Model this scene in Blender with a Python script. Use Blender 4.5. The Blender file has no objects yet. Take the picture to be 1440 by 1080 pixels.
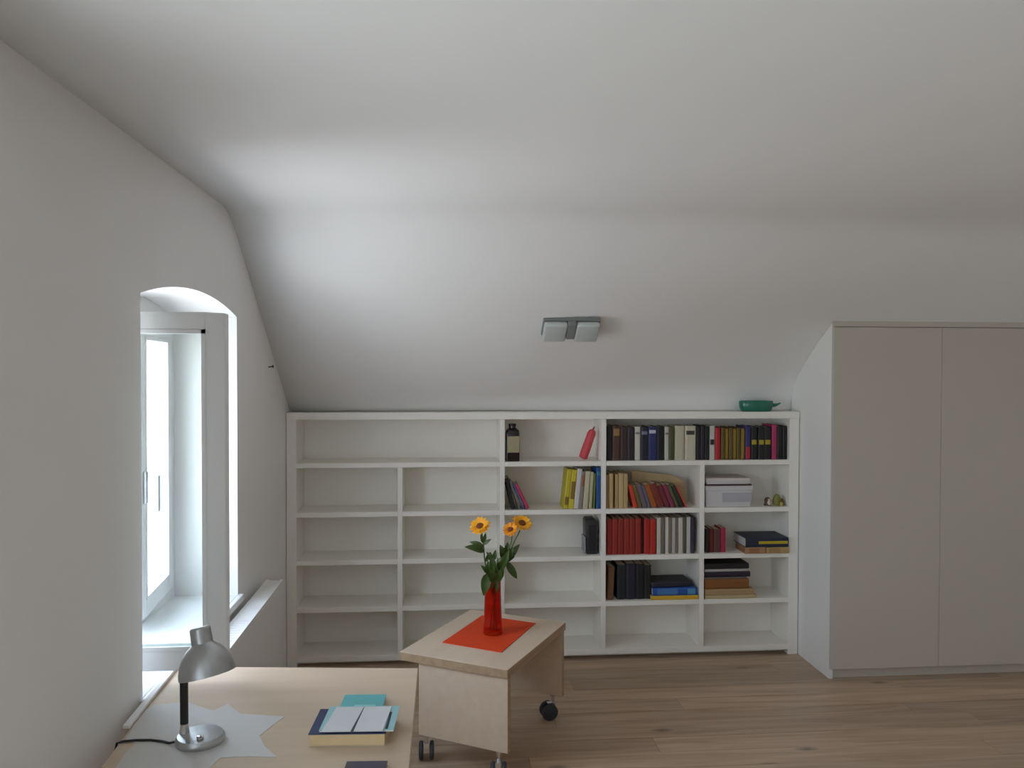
import bpy, bmesh, math, random
from mathutils import Vector, Matrix, Euler

random.seed(7)
SC = bpy.context.scene
COL = SC.collection
R = math.radians

# ------------------------------------------------------------------ camera
F = 1126.0                      # focal length in pixels of the 1440 x 1080 frame
CAM = Vector((0, 0, 1.70))
YAW, PITCH, ROLL = .0839, .0178, .0021
_r = Vector((math.cos(YAW), -math.sin(YAW), 0))
FW = Vector((math.sin(YAW) * math.cos(PITCH), math.cos(YAW) * math.cos(PITCH), -math.sin(PITCH)))
_u = _r.cross(FW)
RT = math.cos(ROLL) * _r + math.sin(ROLL) * _u
UP = math.cos(ROLL) * _u - math.sin(ROLL) * _r
cd = bpy.data.cameras.new('camera')
cd.sensor_width = 36.0
cd.lens = F / 1440 * 36.0
cd.clip_start = .05
cam = bpy.data.objects.new('camera', cd)
COL.objects.link(cam)
cam.matrix_world = Matrix(((RT.x, UP.x, -FW.x, CAM.x), (RT.y, UP.y, -FW.y, CAM.y), (RT.z, UP.z, -FW.z, CAM.z), (0, 0, 0, 1)))
SC.camera = cam


def ray(px, py): return FW + (px - 720) / F * RT - (py - 540) / F * UP
def on_y(px, py, Y): d = ray(px, py); return CAM + d * (Y / d.y)
def on_z(px, py, Z): d = ray(px, py); return CAM + d * ((Z - CAM.z) / d.z)


# ------------------------------------------------------------------ light
SC.view_settings.view_transform = 'Standard'
SC.view_settings.look = 'None'
SC.view_settings.gamma = 1.0
SC.view_settings.use_curve_mapping = False
SC.view_settings.exposure = -0.14
SC.cycles.use_denoising = True
SC.cycles.max_bounces = 14
SC.cycles.diffuse_bounces = 9
SC.cycles.transparent_max_bounces = 16
SC.cycles.sample_clamp_indirect = 8.0

SKY = 9.0
w = bpy.data.worlds.new('daylight_sky')
SC.world = w
w.use_nodes = True
nt = w.node_tree
nt.nodes.clear()
out = nt.nodes.new('ShaderNodeOutputWorld')
bg = nt.nodes.new('ShaderNodeBackground')
tc = nt.nodes.new('ShaderNodeTexCoord')
sp = nt.nodes.new('ShaderNodeSeparateXYZ')
mr = nt.nodes.new('ShaderNodeMapRange')
mr.inputs['From Min'].default_value = -1
mr.inputs['From Max'].default_value = 1
cr = nt.nodes.new('ShaderNodeValToRGB')
e = cr.color_ramp.elements
e[0].position = .0; e[0].color = (.84, .87, .91, 1)       # sunlit yard far below the attic
e[1].position = 1.; e[1].color = (.64, .78, 1.06, 1)
n = e.new(.47); n.color = (.86, .89, .93, 1)
n = e.new(.53); n.color = (.88, .96, 1.10, 1)
nt.links.new(tc.outputs['Generated'], sp.inputs[0])
nt.links.new(sp.outputs['Z'], mr.inputs['Value'])
nt.links.new(mr.outputs[0], cr.inputs[0])
nt.links.new(cr.outputs[0], bg.inputs['Color'])
bg.inputs['Strength'].default_value = SKY
nt.links.new(bg.outputs[0], out.inputs[0])

WALL_X = -.895                  # room face of the window wall
WALL_T = .335
WIN = [(2.45, 3.55), (-.40, 1.40), (-2.40, -1.00)]     # first one in view; other two unseen, added to brighten the ceiling
SILL, SPRING, RISE = .72, 1.925, .06
for (a, b) in WIN:              # portals: guide the sky light through the openings
    ld = bpy.data.lights.new('window_daylight', 'AREA')
    ld.shape = 'RECTANGLE'
    ld.size = 1.32
    ld.size_y = b - a
    ld.cycles.is_portal = True
    lo = bpy.data.objects.new('window_daylight', ld)
    COL.objects.link(lo)
    lo.location = (WALL_X - WALL_T - .02, (a + b) / 2, 1.36)
    lo.rotation_euler = (0, R(-90), 0)


# ------------------------------------------------------------------ materials
def new_mat(name):
    m = bpy.data.materials.new(name)
    m.use_nodes = True
    return m, m.node_tree, m.node_tree.nodes['Principled BSDF']


def srgb(r, g, b):
    f = lambda c: c / 255 / 12.92 if c / 255 <= .04045 else ((c / 255 + .055) / 1.055) ** 2.4
    return (f(r), f(g), f(b))


def paint(name, c, rough=.6, var=.05, scale=6., bump=0., bscale=40., metal=0., spec=.5, obj=False):
    m, t, b = new_mat(name)
    N, L = t.nodes, t.links
    co = N.new('ShaderNodeTexCoord')
    src = co.outputs['Object']
    no = N.new('ShaderNodeTexNoise')
    no.inputs['Scale'].default_value = scale
    no.inputs['Detail'].default_value = 4
    L.new(src, no.inputs['Vector'])
    mx = N.new('ShaderNodeMixRGB')
    mx.inputs[1].default_value = (*[v * (1 - var) for v in c], 1)
    mx.inputs[2].default_value = (*[min(1, v * (1 + var)) for v in c], 1)
    L.new(no.outputs['Fac'], mx.inputs[0])
    L.new(mx.outputs[0], b.inputs['Base Color'])
    b.inputs['Roughness'].default_value = rough
    b.inputs['Metallic'].default_value = metal
    b.inputs['Specular IOR Level'].default_value = spec
    if bump:
        n2 = N.new('ShaderNodeTexNoise')
        n2.inputs['Scale'].default_value = bscale
        n2.inputs['Detail'].default_value = 6
        L.new(src, n2.inputs['Vector'])
        bp = N.new('ShaderNodeBump')
        bp.inputs['Strength'].default_value = bump
        bp.inputs['Distance'].default_value = .01
        L.new(n2.outputs['Fac'], bp.inputs['Height'])
        L.new(bp.outputs[0], b.inputs['Normal'])
    return m


def wood(name, dark, light, rough=.45, axis=0, stretch=18., scale=2.2, rnd=0., knots=0.):
    """Grain runs along axis; rnd > 0 gives each object its own tone and offset."""
    m, t, b = new_mat(name)
    N, L = t.nodes, t.links
    ge = N.new('ShaderNodeNewGeometry') if rnd else N.new('ShaderNodeTexCoord')
    src = ge.outputs['Position'] if rnd else ge.outputs['Object']
    oi = N.new('ShaderNodeObjectInfo')
    mul = N.new('ShaderNodeVectorMath'); mul.operation = 'MULTIPLY_ADD'
    sc3 = [stretch] * 3; sc3[axis] = 1.
    mul.inputs[1].default_value = sc3
    cb = N.new('ShaderNodeCombineXYZ')
    m7 = N.new('ShaderNodeMath'); m7.operation = 'MULTIPLY'; m7.inputs[1].default_value = 53. if rnd else 0.
    L.new(oi.outputs['Random'], m7.inputs[0])
    for i in range(3): L.new(m7.outputs[0], cb.inputs[i])
    L.new(src, mul.inputs[0]); L.new(cb.outputs[0], mul.inputs[2])
    no = N.new('ShaderNodeTexNoise')
    no.inputs['Scale'].default_value = scale
    no.inputs['Detail'].default_value = 7
    no.inputs['Distortion'].default_value = .6
    L.new(mul.outputs[0], no.inputs['Vector'])
    rp = N.new('ShaderNodeValToRGB')
    rp.color_ramp.elements[0].position = .32; rp.color_ramp.elements[0].color = (*dark, 1)
    rp.color_ramp.elements[1].position = .68; rp.color_ramp.elements[1].color = (*light, 1)
    L.new(no.outputs['Fac'], rp.inputs[0])
    col = rp.outputs[0]
    if knots:
        vo = N.new('ShaderNodeTexVoronoi')
        vo.inputs['Scale'].default_value = 2.6
        mk = N.new('ShaderNodeVectorMath'); mk.operation = 'MULTIPLY_ADD'
        s2 = [1.6] * 3; s2[axis] = .6
        mk.inputs[1].default_value = s2
        L.new(src, mk.inputs[0]); L.new(cb.outputs[0], mk.inputs[2])
        L.new(mk.outputs[0], vo.inputs['Vector'])
        kr = N.new('ShaderNodeValToRGB')
        kr.color_ramp.elements[0].position = .02; kr.color_ramp.elements[0].color = (1 - knots,) * 3 + (1,)
        kr.color_ramp.elements[1].position = .10; kr.color_ramp.elements[1].color = (1, 1, 1, 1)
        L.new(vo.outputs['Distance'], kr.inputs[0])
        mm = N.new('ShaderNodeMixRGB'); mm.blend_type = 'MULTIPLY'; mm.inputs[0].default_value = 1
        L.new(col, mm.inputs[1]); L.new(kr.outputs[0], mm.inputs[2])
        col = mm.outputs[0]
    if rnd:
        mp = N.new('ShaderNodeMapRange')
        mp.inputs['To Min'].default_value = 1 - rnd; mp.inputs['To Max'].default_value = 1 + rnd
        L.new(oi.outputs['Random'], mp.inputs['Value'])
        hs = N.new('ShaderNodeHueSaturation')
        L.new(mp.outputs[0], hs.inputs['Value']); L.new(col, hs.inputs['Color'])
        col = hs.outputs[0]
    L.new(col, b.inputs['Base Color'])
    b.inputs['Roughness'].default_value = rough
    return m


def glass(name, tint=(.95, .98, .97)):
    """Thin pane: lets the daylight straight through, mirrors a little."""
    m = bpy.data.materials.new(name)
    m.use_nodes = True
    t = m.node_tree; t.nodes.clear()
    o = t.nodes.new('ShaderNodeOutputMaterial')
    mx = t.nodes.new('ShaderNodeMixShader')
    tr = t.nodes.new('ShaderNodeBsdfTransparent'); tr.inputs[0].default_value = (*tint, 1)
    gl = t.nodes.new('ShaderNodeBsdfGlossy'); gl.inputs['Roughness'].default_value = .02
    lw = t.nodes.new('ShaderNodeLayerWeight'); lw.inputs[0].default_value = .5
    pw_ = t.nodes.new('ShaderNodeMath'); pw_.operation = 'POWER'; pw_.inputs[1].default_value = 5.
    fr = t.nodes.new('ShaderNodeMath'); fr.operation = 'MULTIPLY_ADD'; fr.inputs[1].default_value = .9; fr.inputs[2].default_value = .035
    t.links.new(lw.outputs['Facing'], pw_.inputs[0]); t.links.new(pw_.outputs[0], fr.inputs[0])
    t.links.new(fr.outputs[0], mx.inputs[0]); t.links.new(tr.outputs[0], mx.inputs[1])
    t.links.new(gl.outputs[0], mx.inputs[2]); t.links.new(mx.outputs[0], o.inputs[0])
    return m


M = {
    'plaster': paint('white_plaster', (.83, .82, .81), .85, .02, 1.5, .12, 9.),
    'ceiling': paint('ceiling_plaster', (.84, .835, .83), .85, .02, 1.2, .12, 7.),
    'shelf': paint('white_shelf_lacquer', (.86, .835, .775), .42, .015, 3.),
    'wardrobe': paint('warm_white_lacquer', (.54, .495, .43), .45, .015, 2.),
    'trim': paint('white_window_paint', (.82, .83, .83), .35, .02, 5.),
    'radiator': paint('radiator_enamel', (.76, .75, .73), .4, .01, 3.),
    'birch': wood('birch_laminate', (.62, .485, .36), (.66, .53, .40), .38, 0, 14., 1.6),
    'desk': wood('desk_birch_laminate', (.55, .425, .305), (.59, .465, .34), .38, 0, 14., 1.6),
    'birch_edge': wood('birch_edge', (.37, .25, .15), (.45, .32, .20), .45, 0, 18., 2.),
    'plank': wood('pale_oak_plank', (.40, .275, .18), (.56, .42, .30), .42, 0, 15., 1.7, .17, .55),
    'underlay': paint('dark_joint', (.10, .065, .04), .8),
    'metal': paint('brushed_steel', (.50, .51, .52), .40, .16, 22., .05, 60, 1.),
    'chrome': paint('chrome', (.7, .7, .72), .18, .02, 10., 0, 40, 1.),
    'black': paint('black_plastic', (.012, .012, .013), .45, .1),
    'castor': paint('grey_castor_rubber', (.035, .037, .045), .5, .1),
    'glass': glass('window_glass'),
}
_cm = {}


def C(r, g, b, rough=.55):
    """Plain dyed cover material from an sRGB colour, cached."""
    k = (r, g, b, rough)
    if k not in _cm:
        _cm[k] = paint('cover_%02x%02x%02x' % (r, g, b), srgb(r, g, b), rough, .07, 25.)
    return _cm[k]


# ------------------------------------------------------------------ mesh helpers
class MB:
    def __init__(s): s.v = []; s.f = []

    def add(s, vs, fs):
        o = len(s.v); s.v += [tuple(v) for v in vs]; s.f += [tuple(i + o for i in f) for f in fs]; return s

    def box(s, a, b):
        (x0, y0, z0), (x1, y1, z1) = a, b
        return s.add([(x0, y0, z0), (x1, y0, z0), (x1, y1, z0), (x0, y1, z0), (x0, y0, z1), (x1, y0, z1), (x1, y1, z1), (x0, y1, z1)],
                     [(0, 3, 2, 1), (4, 5, 6, 7), (0, 1, 5, 4), (1, 2, 6, 5), (2, 3, 7, 6), (3, 0, 4, 7)])

    def prism(s, poly, lo, hi, ax='z'):
        n = len(poly)
        P = {'z': lambda p, h: (p[0], p[1], h), 'x': lambda p, h: (h, p[0], p[1]), 'y': lambda p, h: (p[0], h, p[1])}[ax]
        vs = [P(p, lo) for p in poly] + [P(p, hi) for p in poly]
        return s.add(vs, [tuple(range(n - 1, -1, -1)), tuple(range(n, 2 * n))] + [(i, (i + 1) % n, n + (i + 1) % n, n + i) for i in range(n)])

    def lathe(s, prof, n=28, cx=0, cy=0, sx=1., sy=1.):
        m = len(prof); vs = []
        for i in range(n):
            a = 2 * math.pi * i / n
            vs += [(cx + r * math.cos(a) * sx, cy + r * math.sin(a) * sy, z) for r, z in prof]
        fs = [(i * m + j, ((i + 1) % n) * m + j, ((i + 1) % n) * m + j + 1, i * m + j + 1) for i in range(n) for j in range(m - 1)]
        return s.add(vs, fs)

    def tube(s, pts, rad, n=8):
        pts = [Vector(p) for p in pts]; k = len(pts)
        rs = rad if isinstance(rad, (list, tuple)) else [rad] * k
        vs = []; ref = None
        for i, p in enumerate(pts):
            d = (pts[min(i + 1, k - 1)] - pts[max(i - 1, 0)]).normalized()
            if ref is None: ref = d.orthogonal().normalized()
            ref = (ref - d * ref.dot(d)).normalized(); q = d.cross(ref)
            for j in range(n):
                a = 2 * math.pi * j / n
                vs.append(p + rs[i] * (math.cos(a) * ref + math.sin(a) * q))
        fs = [(i * n + j, i * n + (j + 1) % n, (i + 1) * n + (j + 1) % n, (i + 1) * n + j) for i in range(k - 1) for j in range(n)]
        fs += [tuple(range(n - 1, -1, -1)), tuple((k - 1) * n + j for j in range(n))]
        return s.add(vs, fs)

    def build(s, name, mat, parent=None, bevel=0., seg=2, smooth=False):
        me = bpy.data.meshes.new(name)
        bm = bmesh.new()
        bv = [bm.verts.new(v) for v in s.v]
        for f in s.f:
            try: bm.faces.new([bv[i] for i in f])
            except ValueError: pass
        bmesh.ops.remove_doubles(bm, verts=bm.verts, dist=1e-6)
        bmesh.ops.recalc_face_normals(bm, faces=bm.faces)
        if bevel:
            ed = [x for x in bm.edges if len(x.link_faces) == 2 and x.calc_face_angle(0) > .6]
            bmesh.ops.bevel(bm, geom=ed, offset=bevel, segments=seg, affect='EDGES', profile=.5)
        bm.to_mesh(me); bm.free()
        if smooth:
            for p in me.polygons: p.use_smooth = True
            if smooth != 'all':
                me.set_sharp_from_angle(angle=R(38))
        me.materials.append(mat)
        o = bpy.data.objects.new(name, me)
        COL.objects.link(o)
        if parent: o.parent = parent
        return o


def box(name, a, b, mat, parent=None, bevel=0.): return MB().box(a, b).build(name, mat, parent, bevel)


def tag(o, label, cat, group=None):
    o['label'] = label; o['category'] = cat
    if group: o['group'] = group
    return o


def struct(o, label, cat):
    o['kind'] = 'structure'; o['label'] = label; o['category'] = cat
    return o


def thing(name, label, cat, loc=(0, 0, 0), rot=(0, 0, 0), group=None):
    o = bpy.data.objects.new(name, None)
    o.empty_display_size = .05
    COL.objects.link(o)
    o.location = loc; o.rotation_euler = rot
    return tag(o, label, cat, group)


def copy_tree(o, parent=None):
    c = o.copy(); COL.objects.link(c)
    if parent: c.parent = parent
    for ch in o.children: copy_tree(ch, c)
    return c


# ------------------------------------------------------------------ room shell
Y0, Y1, XR = -2.6, 4.885, 3.98
D = 4.609                       # bookcase front
CEIL = 2.365


def arch_z(y, a, b): t = (y - (a + b) / 2) / ((b - a) / 2); return SPRING + RISE * (1 - t * t)


def left_wall():
    m = MB()
    xi, xo = WALL_X, WALL_X - WALL_T
    top = CEIL + .25
    edges = [Y0 - .2]
    for a, b in sorted(WIN): edges += [a, b]
    edges.append(Y1 + .2)
    def quad(p): m.add(p, [(0, 1, 2, 3)])
    for x in (xi, xo):
        for i in range(0, len(edges), 2):
            quad([(x, edges[i], -.1), (x, edges[i + 1], -.1), (x, edges[i + 1], top), (x, edges[i], top)])
        for a, b in WIN:
            quad([(x, a, -.1), (x, b, -.1), (x, b, SILL - .03), (x, a, SILL - .03)])
    K = 20
    for a, b in WIN:
        ys = [a + (b - a) * i / K for i in range(K + 1)]
        for y, y2 in zip(ys, ys[1:]):
            z, z2 = arch_z(y, a, b), arch_z(y2, a, b)
            for x in (xi, xo): quad([(x, y, z), (x, y2, z2), (x, y2, top), (x, y, top)])
            quad([(xi, y, z), (xi, y2, z2), (xo, y2, z2), (xo, y, z)])
        for y in (a, b): quad([(xi, y, SILL - .03), (xi, y, SPRING), (xo, y, SPRING), (xo, y, SILL - .03)])
        quad([(xi, a, SILL - .03), (xi, b, SILL - .03), (xo, b, SILL - .03), (xo, a, SILL - .03)])
    for z in (-.1, top): quad([(xi, edges[0], z), (xi, edges[-1], z), (xo, edges[-1], z), (xo, edges[0], z)])
    for y in (edges[0], edges[-1]): quad([(xi, y, -.1), (xi, y, top), (xo, y, top), (xo, y, -.1)])
    return m.build('wall_left', M['plaster'])


struct(left_wall(), 'white plastered window wall with deep arched window openings', 'wall')
struct(box('wall_right', (XR, Y0 - .2, -.1), (XR + .15, Y1 + .2, CEIL + .25), M['plaster']), 'white wall at the far end of the wardrobe', 'wall')
struct(box('wall_rear', (WALL_X, Y0 - .15, -.1), (XR, Y0, CEIL + .25), M['plaster']), 'white wall opposite the bookcase', 'wall')
struct(box('wall_back', (WALL_X, Y1, -.1), (XR, Y1 + .15, 1.5), M['plaster']), 'low white knee wall behind the bookcase', 'wall')

# ceiling: flat part, soft crease, slope; the slope bellies out towards the wardrobe
_base = [(Y0, CEIL, CEIL)]
for yy in (0, 1.5, 2.5, 3.1, 3.30): _base.append((yy, CEIL, CEIL))
for i in range(1, 7):           # rounded crease
    t = i / 6; a = 3.30 + .26 * t
    _base.append((a, CEIL - .695 * .13 * t * t, CEIL - .50 * .13 * t * t))
for yy, zr in ((3.75, 2.19), (4.0, 2.075), (4.2, 1.975), (4.38, 1.87), (4.54, 1.755), (4.64, 1.675), (4.70, 1.605), (4.725, 1.54)):
    _base.append((yy, 2.365 - .695 * (yy - 3.432), zr))
_base += [(4.738, 1.4575, 1.50), (4.745, 1.4565, 1.4565), (Y1 + .05, 1.4565, 1.4565)]


def smooth(a, b, x): t = max(0, min(1, (x - a) / (b - a))); return t * t * (3 - 2 * t)


def slope_z(x, y):
    k = smooth(.0, 2.1, x)
    for (a, l, r), (b, l2, r2) in zip(_base, _base[1:]):
        if a <= y <= b:
            t = (y - a) / (b - a)
            return (1 - k) * (l + (l2 - l) * t) + k * (r + (r2 - r) * t)
    return 1.4565


cm = MB()
XS = [WALL_X] + [-.6 + .2 * i for i in range(15)] + [2.6, 3.2, XR]
for x in XS:
    for (y, l, r) in _base:
        k = smooth(.0, 2.1, x); cm.v.append((x, y, l + (r - l) * k))
nb = len(_base)
for i in range(len(XS) - 1):
    for j in range(nb - 1): cm.f.append((i * nb + j, (i + 1) * nb + j, (i + 1) * nb + j + 1, i * nb + j + 1))
ceil = cm.build('ceiling', M['ceiling'], smooth=True)
so = ceil.modifiers.new('thickness', 'SOLIDIFY'); so.thickness = .12
ceil.data.update()
so.offset = 1.0 if ceil.data.polygons[0].normal.z > 0 else -1.0
struct(ceil, 'white attic ceiling running down into a roof slope above the bookcase', 'ceiling')

# floor: slab and planks, boards run parallel to the bookcase
floor = box('floor', (WALL_X, Y0, -.12), (XR, Y1, -.018), M['underlay'])
struct(floor, 'pale knotty wooden plank floor', 'floor')
pw = .142
pm = {}
y = Y1 - pw; row = 0
while y > Y0 - pw:
    y0 = max(y, Y0); x = WALL_X - random.uniform(0, 1.5)
    while x < XR:
        L = random.choice((1.8, 2.1, 2.4))
        a, b = max(x, WALL_X), min(x + L, XR)
        if b - a > .02:
            dz = random.uniform(-.0006, .0006)
            box('plank', (a + .0007, y0 + .0008, -.018), (b - .0007, y + pw - .0008, dz), M['plank'], floor)
        x += L
    y -= pw; row += 1

# ------------------------------------------------------------------ windows
FX = WALL_X - .265              # room face of the window frame


def casement(parent, hinge, width, z0, z1, ang, sgn, handle=True):
    """Leaf hinged at hinge; local x runs along the leaf away from the hinge."""
    t, st = .040, .060
    m = MB()
    m.box((0, -t / 2, z0), (st, t / 2, z1)); m.box((width - st, -t / 2, z0), (width, t / 2, z1))
    m.box((st, -t / 2, z0), (width - st, t / 2, z0 + st)); m.box((st, -t / 2, z1 - st * .85), (width - st, t / 2, z1))
    c = m.build('casement', M['trim'], parent, .004)
    c.location = hinge; c.rotation_euler = (0, 0, ang)
    p = box('pane', (st - .006, -.004, z0 + st - .006), (width - st + .006, .004, z1 - st * .85 + .006), M['glass'], c)
    b = MB()                    # glazing bead
    for s in (-1, 1):
        ya, yb = sorted((s * .012, s * .022))
        b.box((st, ya, z0 + st), (st + .012, yb, z1 - st * .85)); b.box((width - st - .012, ya, z0 + st), (width - st, yb, z1 - st * .85))
        b.box((st, ya, z0 + st), (width - st, yb, z0 + st + .012)); b.box((st, ya, z1 - st * .85 - .012), (width - st, yb, z1 - st * .85))
    b.build('glazing_bead', M['trim'], c)
    if handle:
        h = MB(); zc = 1.26
        h.box((width - .05, sgn * t / 2, zc - .06), (width - .022, sgn * (t / 2 + .012), zc + .06))
        h.box((width - .045, sgn * (t / 2 + .012), zc + .02), (width - .027, sgn * (t / 2 + .05), zc + .04))
        h.box((width - .047, sgn * (t / 2 + .038), zc - .09), (width - .025, sgn * (t / 2 + .054), zc + .045))
        h.build('window_handle', M['metal'], c, .003)
    return c


def window(idx, a, b, near_open, far_ang):
    wn = thing('window_%d' % idx, 'white arched casement window with one leaf swung open over the radiator' if near_open else ('added unseen white arched casement window with both leaves shut beside the desk' if idx == 2 else 'added unseen white arched casement window with both leaves shut near the rear wall'), 'window')
    wn['kind'] = 'structure'
    xo, xi = FX - .07, FX
    fr = .05
    m = MB()
    m.box((xo, a, SILL), (xi, a + fr, SPRING + .01)); m.box((xo, b - fr, SILL), (xi, b, SPRING + .01))
    m.box((xo, a + fr, SILL), (xi, b - fr, SILL + .048))
    K = 16
    ys = [a + (b - a) * i / K for i in range(K + 1)]
    m.prism([(a + fr, 1.876), (b - fr, 1.876)] + [(yy, arch_z(yy, a, b) + .002) for yy in reversed(ys)], xo, xi, 'x')
    m.build('window_frame', M['trim'], wn)
    s = MB()
    s.box((WALL_X - WALL_T - .05, a, SILL - .03), (WALL_X, b, SILL))
    s.box((WALL_X, a - .02, SILL - .03), (WALL_X + .022, b + .02, SILL))
    s.build('window_sill', M['trim'], wn, .004)
    wd = (b - a) / 2 - fr
    hx = FX - .012
    if near_open: casement(wn, (hx + .0, a + fr + .05, 0), wd, SILL + .052, 1.872, R(0), 1, False)
    else: casement(wn, (hx - .02, a + fr + .002, 0), wd, SILL + .052, 1.872, R(90), -1, False)
    casement(wn, (hx - .02 * (far_ang == 0), b - fr - .002, 0), wd - (.03 if near_open else 0), SILL + .052, 1.872, R(-90) + far_ang, 1, True)
    return wn


window(1, *WIN[0], True, R(5.5))
window(2, *WIN[1], False, 0)  # out of view, added to bring daylight onto the near ceiling
window(3, *WIN[2], False, 0)  # also unseen, added for more daylight from behind the camera

# little nail in the window wall
nl = MB(); p = on_y(376, 521, 4.15)
nl.tube([(WALL_X - .01, 4.17, 1.71), (WALL_X + .022, 4.17, 1.714)], .003); nl.tube([(WALL_X + .021, 4.17, 1.714), (WALL_X + .025, 4.17, 1.7145)], .008, 12)
tag(nl.build('wall_nail', M['black']), 'tiny dark nail in the window wall near the bookcase', 'nail')

# ------------------------------------------------------------------ bookcase
SH = [1.1531, .8718, .5978, .3275]      # middle of the four shelf levels
TH = .014                               # half thickness
ROW = [1.1531 + TH, .8718 + TH, .5978 + TH, .3275 + TH, .062]
XL, X1, X2, X3, X4, XRR = -.837, -.2546, .3324, .9272, 1.5172, 2.0478
YB = 4.862
bc = thing('bookcase', 'long white built-in bookcase under the roof slope', 'bookcase', (0, D, 0))


def bpart(name, a, b, bevel=.0015):
    o = box(name, (a[0], a[1] - D, a[2]), (b[0], b[1] - D, b[2]), M['shelf'], bc, bevel)
    return o


bpart('top_board', (WALL_X + .003, D - .006, 1.414), (2.107, YB + .015, 1.454))
bpart('side_panel', (WALL_X + .003, D, 0), (XL, YB, 1.4135))
bpart('side_panel', (XRR, D, 0), (2.107, YB, 1.4135))
bpart('back_panel', (XL, YB, .03), (XRR, YB + .015, 1.4135), 0)
for x, full in ((X1, 0), (X2, 1), (X3, 1), (X4, 0)):
    bpart('divider', (x - TH, D, .0625), (x + TH, YB - .0005, 1.4135 if full else SH[0] - TH - .0003))
bpart('bottom_board', (XL, D, .030), (XRR, YB - .0005, .062))
bpart('plinth', (XL, D + .07, 0), (XRR, D + .088, .0297))
for k, z in enumerate(SH):
    bays = [(XL, X2 - TH), (X2 + TH, X3 - TH), (X3 + TH, XRR)] if k == 0 else \
        [(XL, X1 - TH), (X1 + TH, X2 - TH), (X2 + TH, X3 - TH), (X3 + TH, X4 - TH), (X4 + TH, XRR)]
    for a, b in bays: bpart('shelf', (a + .0003, D + .001, z - TH), (b - .0003, YB - .0005, z + TH))

# ------------------------------------------------------------------ wardrobe
WX, WY = 2.111, 4.2035
wr = thing('wardrobe', 'tall warm white fitted wardrobe beside the bookcase', 'wardrobe', (WX, WY, 0))
prof = [(WY + .02, 0)] + [(WY + .02, slope_z(WX, WY + .02) - .004)] + [(yy, slope_z(WX, yy) - .004) for yy in (4.3, 4.38, 4.46, 4.54, 4.64, 4.70, 4.725)] + [(4.732, 1.45), (4.86, 1.44), (4.86, 0)]
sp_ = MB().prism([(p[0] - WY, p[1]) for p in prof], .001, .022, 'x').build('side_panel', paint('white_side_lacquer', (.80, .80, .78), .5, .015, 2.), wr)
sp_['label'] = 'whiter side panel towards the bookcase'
MB().prism([(p[0] - WY, p[1]) for p in prof], XR - WX - .025, XR - WX - .004, 'x').build('side_panel', M['wardrobe'], wr)
dw = (XR - WX - .004) / 3
for i in range(3):
    dr = box('door', (i * dw + .0009, 0, .058), ((i + 1) * dw - .0009, .0195, 1.936), M['wardrobe'], wr, .0015)
box('plinth', (.022, .035, 0), (XR - WX - .025, .053, .055), M['wardrobe'], wr)
MB().prism([(.006, 1.940), (.0195, 1.940), (.0195, 1.972), (.006, 1.980)], .001, XR - WX - .004, 'x').build('fascia', M['wardrobe'], wr)
box('top_rail', (.022, .0205, 1.90), (XR - WX - .025, .04, 1.965), M['wardrobe'], wr)
box('bottom_board', (.022, .0205, .056), (XR - WX - .025, .62, .074), M['wardrobe'], wr)

# ------------------------------------------------------------------ radiator under the window
rd = thing('radiator', 'flat white panel radiator below the arched window', 'radiator', (WALL_X, 2.74, 0))
RX0, RX1, RL = .035, .115, 1.21
box('front_panel', (RX1 - .012, 0, .12), (RX1, RL, .672), M['radiator'], rd, .004)
box('rear_panel', (RX0, 0, .12), (RX0 + .012, RL, .672), M['radiator'], rd, .004)
box('end_cover', (RX0 + .0125, .001, .13), (RX1 - .0125, .004, .671), M['radiator'], rd)
box('end_cover', (RX0 + .0125, RL - .004, .13), (RX1 - .0125, RL - .001, .671), M['radiator'], rd)
g = MB()
g.box((RX0, 0, .6725), (RX0 + .014, RL, .68)); g.box((RX1 - .014, 0, .6725), (RX1, RL, .68))
k = 0
while k * .03 < RL - .01:
    g.box((RX0 + .014, k * .03, .6725), (RX1 - .014, k * .03 + .0268, .679)); k += 1
g.build('top_grille', M['radiator'], rd)
box('wall_bracket', (.001, .2, .2), (RX0, .24, .6), M['radiator'], rd)
box('wall_bracket', (.001, RL - .24, .2), (RX0, RL - .2, .6), M['radiator'], rd)
v = MB(); v.tube([(.075, RL - .05, .12), (.075, RL - .05, .0)], .009, 10)
v.build('pipe', M['radiator'], rd)

# ------------------------------------------------------------------ desk
DZ = .72
dk = thing('desk', 'pale birch desk pushed against the window wall', 'desk', (-.48, 1.9, 0))
top = [(-.086, 2.628), (-.878, 2.705), (-.842, 2.03), (-.782, .95), (-.087, .95)]
dm = MB().prism([(a + .48, b - 1.9) for a, b in top], DZ - .026, DZ)
dm.build('desk_top', M['desk'], dk, .002)
e = MB(); pts = [(-.889, 2.735), (-.872, 2.24)]
e.prism([(pts[0][0] + .48, pts[0][1] - 1.9), (pts[0][0] + .499, pts[0][1] - 1.9), (pts[1][0] + .499, pts[1][1] - 1.9), (pts[1][0] + .48, pts[1][1] - 1.9)], DZ + .0005, DZ + .011)
r_ = e.build('edge_rail', M['trim'], dk, .002)
r_['label'] = 'white plastic strip along the wall edge'
for (a, b) in ((-.14, 2.53), (-.80, 2.58), (-.14, 1.05), (-.73, 1.05)):
    box('leg', (a + .48 - .022, b - 1.9 - .022, 0), (a + .48 + .022, b - 1.9 + .022, DZ - .0265), M['metal'], dk, .003)
for a, b in (((-.77, 2.54), (-.17, 2.56)), ((-.70, 1.04), (-.17, 1.06))):
    box('apron', (a[0] + .48, a[1] - 1.9, DZ - .085), (b[0] + .48, b[1] - 1.9, DZ - .027), M['metal'], dk)

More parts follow.
